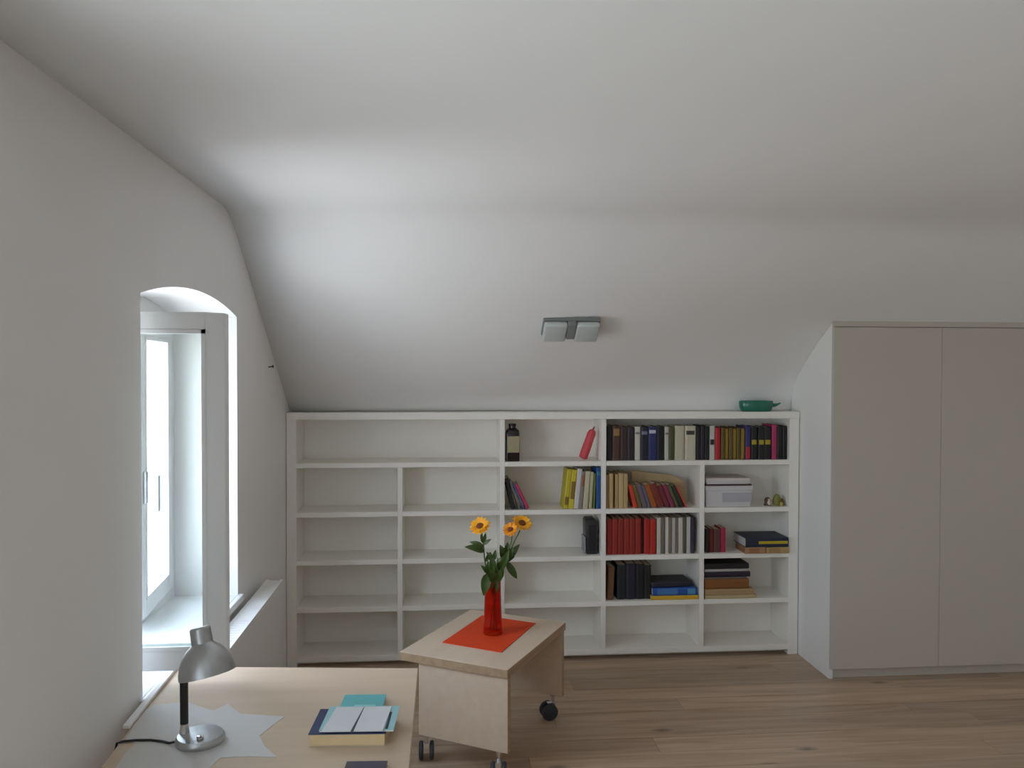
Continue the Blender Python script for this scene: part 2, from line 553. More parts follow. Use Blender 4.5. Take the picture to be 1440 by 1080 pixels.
# pale jagged paper under the lamp
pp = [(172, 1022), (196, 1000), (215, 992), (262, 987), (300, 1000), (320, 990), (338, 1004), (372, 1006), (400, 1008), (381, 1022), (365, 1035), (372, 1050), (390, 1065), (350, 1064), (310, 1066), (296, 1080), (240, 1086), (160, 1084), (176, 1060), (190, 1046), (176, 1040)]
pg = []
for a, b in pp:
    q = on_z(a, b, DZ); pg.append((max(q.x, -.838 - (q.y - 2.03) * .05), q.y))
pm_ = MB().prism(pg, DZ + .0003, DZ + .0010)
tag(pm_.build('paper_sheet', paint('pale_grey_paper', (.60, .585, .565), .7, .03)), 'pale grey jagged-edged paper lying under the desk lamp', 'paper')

# ------------------------------------------------------------------ desk lamp
LZ = DZ + .001
lp = thing('desk_lamp', 'small silver desk lamp with black stem and bell shade', 'lamp', (-.64, 2.15, LZ))
b = MB().lathe([(0, 0), (.060, 0), (.062, .004), (.062, .012), (.057, .020), (.040, .0235), (0, .0245)], 40)
b.build('base', M['metal'], lp, smooth=True)
st = MB().tube([(-.042, .005, .018), (-.042, .005, .050)], [.013, .010], 16)
st.build('collar', M['chrome'], lp, smooth=True)
MB().tube([(-.042, .005, .047), (-.0425, .005, .165)], .0105, 16).build('stem', M['black'], lp, smooth=True)
MB().tube([(-.0425, .005, .163), (-.042, .010, .185), (-.034, .012, .21), (-.018, .008, .235)], .006, 12).build('arm', M['metal'], lp, smooth=True)
MB().lathe([(0, .024), (.009, .0238), (.009, .029), (.006, .031), (0, .0312)], 16, .01, -.035).build('switch_button', M['chrome'], lp, smooth=True)
hd = MB().lathe([(0, 0), (.024, 0), (.0275, -.004), (.0285, -.036), (.0285, -.041), (.032, -.045), (.046, -.055), (.059, -.070), (.068, -.088), (.0735, -.108), (.0745, -.122), (.073, -.1225), (.071, -.108), (.066, -.090), (.056, -.072), (.043, -.058), (.02, -.050), (0, -.049)], 40)
shade = hd.build('lamp_shade', M['metal'], lp, smooth=True)
shade.location = (.000, 0, .302); shade.rotation_euler = (R(-10), R(-12), 0); shade.scale = (.95, .95, 1)
bl = MB().lathe([(0, -.05), (.012, -.05), (.014, -.065), (.024, -.080), (.026, -.092), (.018, -.104), (0, -.108)], 20)
bl.build('bulb', paint('opal_bulb', (.8, .8, .78), .3), shade, smooth=True)
cord = MB().tube([(-.060, -.010, .006), (-.075, -.012, .004), (-.095, .0, .0035), (-.13, .012, .003), (-.17, .014, .003), (-.2, .010, .003), (-.213, .004, .001), (-.2175, -.002, -.03), (-.221, -.004, -.2), (-.225, -.005, -.5)], .0032, 8)
cord.build('cord', M['black'], lp, smooth=True)

# ------------------------------------------------------------------ books
def book_parts(root, t, h, d, mat, pages=True, bands=(), pcol=(214, 203, 178)):
    c = min(.0025, t * .2)
    k = min(.004, t * .25)
    MB().prism([(0, d), (0, k), (t * .22, 0), (t * .78, 0), (t, k), (t, d), (t - c, d), (t - c, k + c), (c, k + c), (c, d)], 0, h).build('cover', mat, root)
    box('page_block', (c + .0002, k + c + .0002, .003), (t - c - .0002, d - .003, h - .003), C(*pcol), root)
    for (a, b, col) in bands:
        lb = MB().prism([(t * .02, k * .95), (t * .24, -.0006), (t * .76, -.0006), (t * .98, k * .95), (t * .76, .0012), (t * .24, .0012)], h * a, h * b)
        lb.build('spine_label', C(*col), root)


def stand(x, t, h, d, col, label, row, yf=.02, lean=0., bands=(), group=None, name='book', cat='book', pcol=(214, 203, 178), z=None):
    """Upright book, lower left corner of the spine at x; lean > 0 tips the top to the right."""
    zz = ROW[row] + .0004 if z is None else z
    px = x
    o = thing(name, label, cat, (px, D + yf, zz), (0, R(lean), 0), group)
    book_parts(o, t, h, d, C(*col), True, bands, pcol)
    if lean > 0:                # pivot is the lower right corner
        o.location.x = x + t / math.cos(R(lean)) - t * math.cos(R(lean))
        o.location.z = zz + t * math.sin(R(lean))
    return o


def lie(x, z, wd, t, d, col, label, yf=.0, rz=0., bands=(), group=None, pcol=(214, 203, 178), name='book', cat='book'):
    """Book lying flat with its spine to the room; left end at x."""
    o = thing(name, label, cat, (x, D + yf, z + t), (0, R(90), R(rz)), group)
    book_parts(o, t, wd, d, C(*col), True, bands, pcol)
    return o


def lean_row(items, wall, sgn, row, yf, d, group, gap=.0006):
    """Books tipped against a wall or each other without cutting: sgn -1 tips the tops left, +1 right.
    items: (t, h, lean degrees, colour, label, bands), the one touching the wall first."""
    prev = None
    for (t, h, a, col, lab, bd) in items:
        al = R(a); x = h * math.sin(al) if prev is None else -9.
        if prev:
            x0, pt, ph, pa = prev
            top_ = pt * math.sin(pa) + ph * math.cos(pa)
            n_ = 60
            for i in range(n_ + 1):
                zq = min(top_, h * math.cos(al)) * i / n_
                lo_ = pt * math.sin(pa)
                xr = x0 + pt * math.cos(pa) - (zq - lo_) * math.tan(pa) if zq >= lo_ else x0 + zq / math.tan(pa)
                x = max(x, xr + zq * math.tan(al))
        x += gap
        prev = (x, t, h, al)
        if sgn < 0: stand(wall + x, t, h, d, col, lab, row, yf, -a, bd, group)
        else:
            o = stand(0, t, h, d, col, lab, row, yf, a, bd, group)
            o.location.x = wall - x - t * math.cos(al)
            o.location.z = ROW[row] + .0004 + t * math.sin(al)
    return (wall + prev[0] if sgn < 0 else wall - prev[0])


def SX(px, py=700, dy=.02): return on_y(px, py, D + dy).x
PXM = 1 / 242.


# --- wide top right compartment
G = 'books in the wide top right compartment'
top_books = [
    (853, 862, 49, (26, 22, 22), 'black hardback first in the wide top row against the divider', ()),
    (862, 873, 49, (78, 52, 38), 'brown hardback with a gold top label in the wide top row', ((.72, .92, (150, 112, 60)),)),
    (873, 883, 47, (58, 40, 42), 'dark plum hardback beside the brown one with gold label', ()),
    (883, 892.5, 47, (46, 34, 38), 'blackish plum hardback touching the first white book of the top row', ()),
    (893, 901, 48, (196, 194, 182), 'narrow white book between plum and navy books', ((.78, .84, (120, 120, 116)),)),
    (901.5, 912, 47, (28, 30, 44), 'blackish navy book right of a narrow white one', ((.78, .88, (120, 124, 140)),)),
    (912, 924, 48, (40, 48, 98), 'bright navy blue book with a pale emblem on its spine', ((.80, .90, (190, 196, 210)),)),
    (924.5, 934, 48, (24, 24, 30), 'black book between the navy blue one and a thin white one', ()),
    (935, 941, 48, (186, 186, 176), 'thin white book beside the olive one', ((.76, .82, (110, 110, 100)),)),
    (941.5, 949, 47, (76, 74, 38), 'olive green book beside two wide cream ones', ()),
    (949.5, 963, 49, (190, 184, 160), 'wide plain cream book beside the olive one', ()),
    (963.5, 978.5, 49, (198, 192, 170), 'wide cream book with one dark mark on its spine', ((.74, .86, (60, 56, 52)),)),
    (980, 985.5, 48, (24, 20, 26), 'thin black book right of the wide cream ones', ()),
    (986, 991.5, 49, (34, 28, 38), 'thin violet black book between two thin black ones', ()),
    (992, 997.5, 48, (20, 18, 24), 'thin black book touching the white book with black mark', ()),
    (998.5, 1006, 49, (198, 196, 186), 'white book with a black mark halfway down its spine', ((.44, .60, (40, 38, 38)),)),
    (1006.5, 1014, 46, (176, 32, 40), 'bright red book in the wide top row', ()),
]
for i in range(6):
    top_books.append((1014.5 + i * 5.6, 1019.8 + i * 5.6, 46 - (i % 2), (96 + 8 * (i % 2), 78 + 6 * (i % 2), 26), 'slim mustard brown volume of a matching set beside the red book', ((.04, .97, (140, 112, 24)),) if i % 2 else ()))
top_books += [
    (1048.5, 1056, 48, (52, 50, 110), 'book with blue upper and red lower spine beside the mustard set', ((.02, .38, (180, 34, 44)),)),
    (1057, 1066, 47, (24, 26, 24), 'black volume with a yellow spine band, one of a matching set', ((.46, .60, (176, 156, 36)),)),
    (1066.5, 1075.5, 47, (24, 26, 24), 'black volume with a yellow spine band, one of a matching set', ((.46, .60, (176, 156, 36)),)),
    (1076, 1085.5, 47, (24, 26, 24), 'black volume with a yellow spine band, one of a matching set', ((.46, .60, (176, 156, 36)),)),
    (1086, 1093, 50, (168, 44, 96), 'tall magenta book beside the black volumes with yellow bands', ()),
    (1093.5, 1101, 48, (26, 22, 22), 'black book between the magenta one and the last in the row', ()),
    (1101.5, 1107.6, 48, (20, 20, 24), 'black book last in the wide top row at the bookcase end', ()),
]
for a, b, h, c, lab, bd in top_books:
    gr = 'slim mustard set' if 'mustard brown' in lab else ('black set with yellow bands' if 'one of a matching' in lab else G)
    xa, xb = SX(a, 620), SX(b, 620)
    stand(xa + .0004, xb - xa - .0008, h * PXM, .145 + .02 * random.random(), c, lab, 0, .02 + .006 * random.random(), 0, bd, gr)

# --- third column, second row: leaning books left, mixed books right
lean_row([
    (.024, .185, 13, (30, 27, 26), 'black book leaning on the divider beside a grey paperback', ()),
    (.013, .172, 18, (112, 108, 102), 'grey paperback leaning between the black book and blue booklet', ()),
    (.007, .162, 23, (84, 104, 168), 'thin light blue booklet leaning beside the pink paperback', ()),
    (.020, .158, 26, (178, 58, 92), 'pink red paperback leaning outermost against its neighbours', ())],
    X2 + TH, -1, 1, .02, .13, 'books leaning in the third column')
lean_row([
    (.012, .206, 1.5, (104, 124, 62), 'thin green booklet beside the tall blue book', ()),
    (.018, .214, 3, (188, 184, 150), 'slim cream paperback beside the thin green booklet', ()),
    (.030, .219, 4.5, (196, 190, 160), 'cream paperback leaning beside the slim cream one', ()),
    (.020, .218, 5.2, (138, 128, 116), 'brown grey booklet leaning between white and cream ones', ((.6, .9, (150, 90, 70)),)),
    (.028, .234, 5.4, (206, 202, 204), 'white brochure right of the yellow books', ()),
    (.031, .228, 5.6, (202, 186, 48), 'yellow book with brown lettering patch beside the white brochure', ((.25, .7, (128, 100, 40)),)),
    (.028, .232, 5.6, (190, 176, 40), 'yellow book outermost of the mixed row beside the empty space', ((.1, .3, (120, 96, 30)),))],
    SX(838.5, 690) - .0008, 1, 1, .02, .15, 'mixed books in the third column')
xa, xb = SX(838.5, 690), X3 - TH - .0006
stand(xa, xb - xa, .243, .19, (36, 78, 140), 'tall blue book upright against the divider', 1, .012, 0, ((.80, .9, (60, 120, 140)),), 'mixed books in the third column')

# --- fourth column, second row: tan booklets and slanting paperbacks
x = X3 + TH + .004
for i, (t, h, c, lab) in enumerate((
        (.018, .198, (150, 118, 84), 'tan brown folder first against the divider'),
        (.026, .205, (186, 158, 112), 'sand coloured folder beside the tan brown one'),
        (.022, .200, (172, 144, 98), 'tan folder after the small dark gap'),
        (.030, .206, (190, 164, 120), 'wide sand coloured folder in the middle of the tan folders'),
        (.024, .204, (178, 152, 104), 'tan folder beside the orange red paperback'))):
    stand(x, t - .001, h, .17, c, lab, 1, .018, 0, (), 'tan folders in the fourth column', 'folder', 'folder')
    x += t + (.010 if i == 1 else .0005)
TAN_END = x
# big folder leaning behind the paperbacks
bf = MB()
bf.prism([(0, 0), (.345, 0), (.32, .140), (.25, .178), (.03, .203), (0, .205)], 0, .014, 'y')
o = bf.build('folder', C(184, 160, 118))
o.location = (1.125, D + .135, ROW[1] + .0005)
tag(o, 'large sand coloured folder standing behind the slanting paperbacks', 'folder')
slant = [(.019, (196, 62, 36), 'orange red paperback first of the slanting row'), (.017, (104, 92, 48), 'olive paperback slanting beside the orange red one'),
         (.022, (112, 94, 104), 'grey violet paperback slanting in the row'), (.014, (94, 98, 116), 'blue grey paperback slanting in the row'),
         (.025, (158, 84, 30), 'orange brown paperback slanting in the row'), (.030, (122, 46, 34), 'wide dark red paperback slanting in the row'),
         (.024, (110, 34, 44), 'maroon paperback slanting beside the wide dark red one'), (.020, (126, 44, 72), 'purple red paperback slanting in the row'),
         (.016, (84, 84, 50), 'moss green paperback slanting beside the purple red one'), (.018, (40, 48, 36), 'blackish green paperback slanting near the row end')]
lean_row([(t * 1.26, .137 + .004 * (i % 3), 15 + 1.1 * i, c, lab, ()) for i, (t, c, lab) in enumerate(slant)]
         + [(.008, .134, 27, (204, 72, 62), 'thin light red booklet last of the slanting row', ())],
         TAN_END, -1, 1, .022, .10, 'slanting paperbacks in the fourth column')

# --- fourth column, third row
xs = [853.5 + i * 8.1 for i in range(7)]
for i in range(6):
    xa, xb = SX(xs[i], 760), SX(xs[i + 1], 760)
    sh = (0, 6, -4, 8, 2, 10)[i]
    stand(xa + .0006, xb - xa - .0016, .208 + .003 * (i % 2), .15, (138 + sh, 32 + sh // 2, 20), 'dark red binding, one of a matching run in the fourth column', 2, .022, 0, (), 'dark red run')
xa = SX(902.8, 760); stand(xa, .010, .206, .14, (42, 18, 16), 'thin black red slab standing in for the shaded gap between dark and bright red books', 2, .03, 0)  # added dark filler, paints the black gap between the two red runs
xa, xb = SX(906, 760), SX(914.5, 760); stand(xa, xb - xa - .001, .208, .15, (168, 34, 24), 'bright red book beside the thin blackish slab', 2, .02, 0, (), 'bright red pair')
xa, xb = SX(914.7, 760), SX(922.5, 760); stand(xa, xb - xa - .001, .206, .15, (176, 36, 24), 'bright red book beside the white journals', 2, .018, 0, (), 'bright red pair')
alt = [(924, 930, (196, 192, 178), 'white journal beside the bright red book'), (930.3, 935.6, (112, 104, 88), 'grey brown journal between white ones near the red books'), (936, 941, (204, 200, 188), 'narrow white journal between two brownish ones'),
       (941.3, 945, (124, 112, 94), 'thin brownish journal in the middle of the white journals'), (945.3, 950.5, (182, 174, 166), 'pinkish white journal in the fourth column'), (950.8, 954.2, (128, 118, 104), 'thin brown grey journal beside the wide white one'),
       (954.5, 961, (200, 196, 182), 'wide white journal in the fourth column'), (961.3, 965.5, (88, 84, 66), 'dark olive journal between white ones'), (966, 971.5, (194, 192, 190), 'white journal beside the violet black one'), (972, 976.5, (58, 44, 62), 'violet black journal at the end of the white journals')]
for a, b, c, lab in alt:
    xa, xb = SX(a, 760), SX(b, 760)
    stand(xa, xb - xa - .0008, .211 + .006 * random.random(), .16, c, lab, 2, .022, 0, (), 'journals in the fourth column')

# --- fourth column, fourth row
stand(SX(854.5, 830), .036, .196, .16, (112, 78, 52), 'brown leather book at the divider in the lower row', 3, .03, 2.5)
for i, (a, b, h, c, lab) in enumerate(((866, 878, .205, (26, 30, 34), 'blackish green folio beside the brown leather book'), (878.5, 892, .212, (34, 30, 46), 'dark violet folio between two blackish ones'),
                                      (892.5, 904, .208, (20, 22, 28), 'black folio in the lower row'), (904.5, 914, .2, (28, 26, 24), 'black brown folio at the end beside the flat stack'))):
    xa, xb = SX(a + 3, 815), SX(b + 3, 815)
    stand(xa, xb - xa - .001, h, .17, c, lab, 3, .035, 0, (), 'dark folios in the lower row')
z = ROW[3] + .0005
xa = SX(915, 842); W = SX(981, 842) - xa
lie(xa, z, W, .024, .19, (214, 170, 40), 'yellow book lying at the bottom of the flat stack beside folios', .004)
lie(xa + .010, z + .0245, W - .016, .044, .19, (34, 82, 158), 'thick blue book lying between the yellow and black ones', .006, 0, ((.1, .55, (70, 120, 180)), (.78, .95, (80, 140, 180))), pcol=(190, 200, 210))
lie(xa + .014, z + .069, W - .045, .030, .17, (40, 38, 48), 'black book lying on top of the blue one', .024, 1.5)

# --- fifth column, second row: white boxes and trinkets
z = ROW[1] + .0005
xa = SX(992, 700); W = SX(1058, 700) - xa
wb = thing('storage_box', 'white cardboard storage box with lid and tapered sides', 'box', (xa, D + .012, z))
PB = paint('white_cardboard', (.60, .58, .585), .6, .04)
MB().add([(.006, .01, 0), (W - .012, .01, 0), (W - .012, .2, 0), (.006, .2, 0), (0, .004, .118), (W, .004, .118), (W, .21, .118), (0, .21, .118)],
         [(0, 3, 2, 1), (4, 5, 6, 7), (0, 1, 5, 4), (1, 2, 6, 5), (2, 3, 7, 6), (3, 0, 4, 7)]).build('box_body', PB, wb, .003)
box('lid', (-.003, 0, .0985), (W + .003, .214, .1265), PB, wb, .004)
box('label_holder', (W * .36, -.0008, .03), (W * .97, .008, .084), C(176, 174, 180), wb)
lie(xa, z + .1272, W - .008, .008, .2, (82, 58, 60), 'dark brown slab standing in for the shaded gap between the white boxes', .012, 0, (), None, (90, 70, 70), 'folder', 'folder')  # dark colour paints the shade in the gap between the boxes
wb2 = thing('flat_box', 'flat pinkish white box on top of the storage box', 'box', (xa + .002, D + .016, z + .1357))
box('box_body', (.004, .002, 0), (W - .022, .19, .028), PB, wb2, .003)
box('lid', (0, 0, .0140), (W - .018, .194, .036), paint('pinkish_cardboard', (.62, .56, .55), .6, .04), wb2, .003)
# trinkets
fx = XRR - .112
f1 = thing('figurine', 'small brown and white figurine on the shelf beside the storage box', 'figurine', (fx, D + .05, z))
MB().lathe([(0, 0), (.020, 0), (.022, .006), (.017, .02), (.020, .034), (.012, .048), (0, .052)], 18).build('body', C(86, 58, 34), f1, smooth=True)
MB().lathe([(0, .004), (.010, .006), (.013, .02), (.010, .04), (0, .046)], 14, .004, -.012).build('front', C(206, 196, 180), f1, smooth=True)
fx = XRR - .046
f2 = thing('figurine', 'small olive gold figurine with a round back at the bookcase end', 'figurine', (fx, D + .045, z))
MB().lathe([(0, 0), (.018, 0), (.024, .010), (.025, .03), (.021, .052), (.012, .066), (0, .07)], 20, -.010).build('body', C(128, 122, 60), f2, smooth=True)
MB().lathe([(0, .0), (.012, 0), (.016, .012), (.014, .03), (.006, .040), (0, .042)], 16, .024, .004).build('head', C(104, 84, 40), f2, smooth=True)
MB().lathe([(0, .0), (.008, 0), (.010, .01), (.007, .022), (0, .026)], 12, .008, -.024).build('foot', C(176, 164, 90), f2, smooth=True)

# --- fifth column, third row
for a, b, h, c, lab in ((994, 999, .14, (44, 26, 26), 'black brown book at the divider beside the dark red one'), (999.3, 1005, .142, (110, 28, 26), 'dark red book in the fifth column'),
                        (1005.3, 1015, .138, (92, 54, 46), 'red brown book beside the crimson one'), (1015.3, 1022, .144, (162, 30, 64), 'crimson book outermost of the small group in the fifth column')):
    xa, xb = SX(a, 760), SX(b, 760)
    stand(xa, xb - xa - .0008, h, .12, c, lab, 2, .035, 0, (), 'small group in the fifth column')
z = ROW[2] + .0005
xa = SX(1049, 776, -.03); xe = XRR - .006
lie(xa, z, (xe - xa) * .46, .038, .17, (168, 128, 92), 'tan wooden box lying left under the dark blue atlas', -.02, 0, ((.2, .7, (150, 104, 70)),), None, (150, 110, 76), 'wooden_box', 'box')
lie(xa + (xe - xa) * .48, z, (xe - xa) * .52, .036, .17, (176, 148, 96), 'sandy wooden box lying right under the dark blue atlas', -.022, 0, ((.1, .6, (160, 128, 80)),), None, (150, 110, 76), 'wooden_box', 'box')
lie(xa + .002, z + .0385, xe - xa - .006, .054, .205, (32, 38, 58), 'thick dark blue atlas with a yellow spine stripe lying flat', -.022, 0, ((.30, .97, (30, 36, 60)),), None, (190, 192, 190))
ys = box('title_stripe', (0, 0, 0), ((xe - xa) * .66, .0014, .016), C(190, 166, 30))
at_ = [o for o in COL.objects if o.get('label', '').startswith('thick dark blue atlas')][0]
ys.parent = at_
ys.matrix_parent_inverse = Matrix.Identity(4)
ys.rotation_euler = (0, R(-90), 0)
ys.location = (.034, -.0022, .30 * (xe - xa - .006))

# --- fifth column, fourth row: flat stack
z = ROW[3] + .0005
xa = X4 + TH + .006
stack5 = [(.318, .020, .22, (186, 166, 124), 'cream folder at the bottom of the flat stack in the last column', 0),
          (.300, .036, .22, (170, 142, 100), 'tan book lying on the cream folder', 0),
          (.272, .058, .21, (134, 84, 38), 'thick orange brown book in the middle of the flat stack', .006),
          (.262, .012, .2, (120, 108, 100), 'thin grey folder on the orange brown book', .01),
          (.280, .030, .21, (34, 28, 42), 'violet black book lying under the thin white one', .004),
          (.270, .018, .2, (172, 166, 162), 'thin white folder between two black books', .008),
          (.272, .030, .2, (24, 20, 22), 'black book on top of the flat stack in the last column', .004)]
zz = z
for wd, t, d, c, lab, yo in stack5:
    lie(xa + random.uniform(0, .004), zz, wd - .004, t, d, c, lab, .002 + yo, 0, (), 'flat stack in the last column', (180, 160, 120) if t < .05 else (150, 110, 60))
    zz += t + .0005

# --- third column: bottle, red case, black box
z = ROW[0] + .0005
bx_ = SX(720.5, 640, .05)
bt = thing('bottle', 'dark square-shouldered bottle with a cream label', 'bottle', (bx_, D + .055, z))
rr = lambda w, r, n=4: [(sx * (w - r) + r * math.cos(a), sy * (w - r) + r * math.sin(a)) for sx, sy, a0 in ((1, 1, 0), (-1, 1, 90), (-1, -1, 180), (1, -1, 270)) for a in [R(a0 + 90 * i / n) for i in range(n + 1)]]
def loft(secs):
    m = MB(); n = len(secs[0][1])
    for zc, poly in secs: m.v += [(p[0], p[1], zc) for p in poly]
    for i in range(len(secs) - 1):
        for j in range(n): m.f.append((i * n + j, i * n + (j + 1) % n, (i + 1) * n + (j + 1) % n, (i + 1) * n + j))
    m.f.append(tuple(range(n - 1, -1, -1))); m.f.append(tuple((len(secs) - 1) * n + j for j in range(n)))
    return m
bm_ = paint('dark_bottle_glass', (.016, .010, .012), .12, .05)
loft([(0, rr(.037, .009)), (.004, rr(.040, .010)), (.160, rr(.040, .010)), (.178, rr(.037, .014)), (.188, rr(.026, .018)), (.193, rr(.020, .0195)), (.203, rr(.0195, .0192))]).build('body', bm_, bt, smooth=True)
loft([(.2032, rr(.0215, .0213)), (.217, rr(.0215, .0213))]).build('cap', C(34, 20, 20), bt, smooth=True)
box('label', (-.031, -.0409, .052), (.037, -.0398, .146), C(164, 156, 124), bt)['label'] = 'cream paper label'
cx = X3 - TH - .099
rc = thing('slim_case', 'slim pink red case leaning against the divider', 'case', (cx, D + .06, z + .0135), (0, R(19.5), 0))
sec = lambda a, b, n=14: [(a * math.cos(2 * math.pi * i / n), b * math.sin(2 * math.pi * i / n)) for i in range(n)]
RC = paint('pink_red_fabric', srgb(206, 76, 84), .6, .25, 60.)
loft([(-.004, sec(.017, .02)), (0.002, sec(.026, .03)), (.06, sec(.027, .032)), (.12, sec(.025, .03)), (.15, sec(.026, .03)), (.168, sec(.02, .026)), (.176, sec(.012, .016))]).build('body', RC, rc, smooth=True)
MB().tube([(0, 0, .175), (.003, 0, .190), (.001, 0, .197)], [.007, .006, .004], 10).build('tip', C(160, 84, 86), rc, smooth=True)
bx2 = SX(823.5, 770, .05)
bk = thing('black_box', 'narrow black upright box beside the divider', 'box', (bx2, D + .04, ROW[2] + .0005))
BB = paint('black_case_plastic', (.022, .022, .026), .4, .15)
MB().prism([(.006, 0), (.068, 0), (.071, .19), (.062, .204), (.012, .204), (.002, .19)], 0, .13, 'y').build('body', BB, bk, .004, smooth=True)
box('side_flap', (-.0055, .012, .008), (.0015, .12, .10), C(150, 150, 154), bk, .002)
box('front_panel', (.014, -.003, .02), (.060, .0002, .175), C(30, 30, 36, .35), bk, .0015)

# ------------------------------------------------------------------ green dish on the bookcase
gx = SX(1063, 570, .06)
gd = thing('green_dish', 'dark green oval glass dish on top of the bookcase', 'dish', (gx, D + .058, 1.4545))
GG = paint('green_glazed_glass', srgb(36, 112, 92), .2, .2, 14.)
MB().lathe([(0, 0), (.086, 0), (.094, .005), (.102, .030), (.104, .056), (.100, .062), (.094, .058), (.090, .032), (.080, .010), (0, .008)], 40, 0, 0, 1., .56).build('bowl', GG, gd, smooth=True)
MB().tube([(.092, 0, .034), (.118, 0, .036), (.138, 0, .042), (.152, 0, .050)], [.012, .010, .0065, .003], 10).build('handle', GG, gd, smooth=True)

# ------------------------------------------------------------------ lamp on the roof slope
pc = Vector((.645, 4.096, slope_z(.645, 4.096)))
an = math.atan(.695)
sl = thing('ceiling_lamp', 'twin frosted glass lamp fixed to the roof slope above the bookcase', 'lamp', pc, (0, 0, 0))
# local frame: x along the room, v down the slope, n out of the slope into the room
nv = Vector((0, -math.sin(an), -math.cos(an))); vv = Vector((0, math.cos(an), -math.sin(an)))
sl.matrix_world = Matrix(((1, 0, nv.x, pc.x), (0, vv.y, nv.y, pc.y), (0, vv.z, nv.z, pc.z), (0, 0, 0, 1)))
FG = paint('frosted_grey_glass', (.50, .54, .53), .3, .06, 20.)
DM = paint('dark_grey_metal', (.20, .21, .21), .4, .05)
box('backplate', (-.147, -.070, .0005), (.147, .060, .024), DM, sl, .004)
box('centre_bracket', (-.022, -.070, .0245), (.022, .052, .056), DM, sl, .006)
for s in (-1, 1):
    a, b = sorted((s * .0225, s * .143))
    MB().prism([(a, -.066), (b, -.066), (b, .074), (a, .074)], .0245, .058).build('glass_shade', FG, sl, .012, 3, smooth=True)

# ------------------------------------------------------------------ trolley table
TA = .5065
tb = thing('trolley_table', 'low pale birch table on castors with two panel legs', 'table', (.2566, 3.2465, 0), (0, 0, math.pi / 2 - TA))
TL, TW, TZ, TBZ = .6833, .5172, .4701, .118
# local x = long side away from the near corner, local y = short side to the left
box('table_top', (0, 0, TZ - .036), (TL, TW, TZ), M['birch'], tb, .0015)
box('edge_band', (-.0008, .001, TZ - .0355), (-.00005, TW - .001, TZ - .0008), M['birch_edge'], tb)
box('edge_band', (.001, -.0008, TZ - .0355), (TL - .001, -.00005, TZ - .0008), M['birch_edge'], tb)
PW0, PW1 = .004, TW - .09
for xa in (.012, TL - .040):
    pn = box('leg_panel', (xa, PW0, TBZ), (xa + .028, PW1, TZ - .0365), M['birch'], tb, .001)
    box('edge_band', (xa + .001, PW0 - .0008, TBZ + .001), (xa + .027, PW0 - .0001, TZ - .037), M['birch_edge'], pn)
box('crossbar', (.0405, TW - .20, .30), (TL - .0405, TW - .18, TZ - .0365), M['birch'], tb, .001)


def castor(x, y, a):
    c = MB()
    c.lathe([(0, TBZ - .0005), (.016, TBZ - .0005), (.016, TBZ - .006), (.008, TBZ - .010), (.008, .078), (0, .078)], 16)
    c.box((-.010, -.012, .045), (.030, .012, .080))
    o = c.build('castor', M['chrome'], tb, smooth=True)
    o.location = (x, y, 0); o.rotation_euler = (0, 0, a)
    for s in (-1, 1):
        wm = MB().lathe([(0, -.010), (.024, -.010), (.036, -.008), (.040, -.003), (.040, .003), (.036, .008), (.024, .010), (0, .010)], 26)
        wo = wm.build('wheel', M['castor'], o, smooth=True)
        wo.rotation_euler = (R(90), 0, 0); wo.location = (.022, s * .0235, .0402)


castor(.026, .05, R(200)); castor(.026, PW1 - .03, R(29)); castor(TL - .026, .055, R(128)); castor(TL - .026, PW1 - .05, R(160))

MATC = paint('orange_felt', srgb(214, 62, 2), .75, .08, 60., .1, 300.)
mc = [(622, 904), (705, 918), (753, 877), (678, 866)]
mq = [on_z(a, b, TZ) for a, b in mc]
tag(MB().prism([(q.x, q.y) for q in mq], TZ + .0003, TZ + .0033).build('table_mat', MATC), 'orange red rectangular mat on the low birch table', 'mat')

# ------------------------------------------------------------------ vase and flowers
VX, VY = .224, 3.700
VZ = TZ + .0037
va = thing('vase', 'tall red orange glass vase standing on the orange mat', 'vase', (VX, VY, VZ))
m, t, b = new_mat('red_orange_glass')
b.inputs['Base Color'].default_value = (.80, .05, .010, 1)
b.inputs['Roughness'].default_value = .08
b.inputs['Transmission Weight'].default_value = .88
b.inputs['IOR'].default_value = 1.3
MB().lathe([(0, 0), (.043, 0), (.045, .003), (.044, .03), (.040, .12), (.0365, .235), (.0372, .240), (.0345, .241), (.0340, .232), (.037, .12), (.040, .02), (0, .016)], 36).build('glass_body', m, va, smooth=True)
GS = paint('stem_green', srgb(74, 98, 44), .5, .1, 30.)
LF = paint('leaf_green', srgb(54, 76, 20), .45, .2, 40.)
PT = paint('petal_orange_yellow', srgb(240, 166, 18), .5, .1, 60.)
PT2 = paint('petal_deep_orange', srgb(236, 150, 16), .5, .1, 60.)
HC = paint('flower_heart_brown', srgb(112, 56, 14), .8, .3, 120.)


def leaf(parent, base, tip, wd, up=(0, 0, 1), arch=.15, fold=.25):
    base, tip = Vector(base), Vector(tip)
    d = tip - base; L = d.length; d.normalize()
    side = d.cross(Vector(up))
    if side.length < 1e-3: side = Vector((1, 0, 0))
    side.normalize(); nn = side.cross(d)
    m = MB(); K = 8
    for i in range(K + 1):
        t = i / K
        wv = wd * math.sin(math.pi * min(1, t ** .75)) ** .8 * .5 if 0 < t < 1 else .0006
        c = base + d * (L * t) + nn * (arch * L * math.sin(math.pi * t))
        m.v += [tuple(c - side * wv + nn * wv * fold), tuple(c - side * wv * .5 + nn * wv * fold * .4), tuple(c), tuple(c + side * wv * .5 + nn * wv * fold * .4), tuple(c + side * wv + nn * wv * fold)]
    for i in range(K):
        for j in range(4): m.f.append((i * 5 + j, i * 5 + j + 1, (i + 1) * 5 + j + 1, (i + 1) * 5 + j))
    return m.build('leaf', LF, parent, smooth='all')


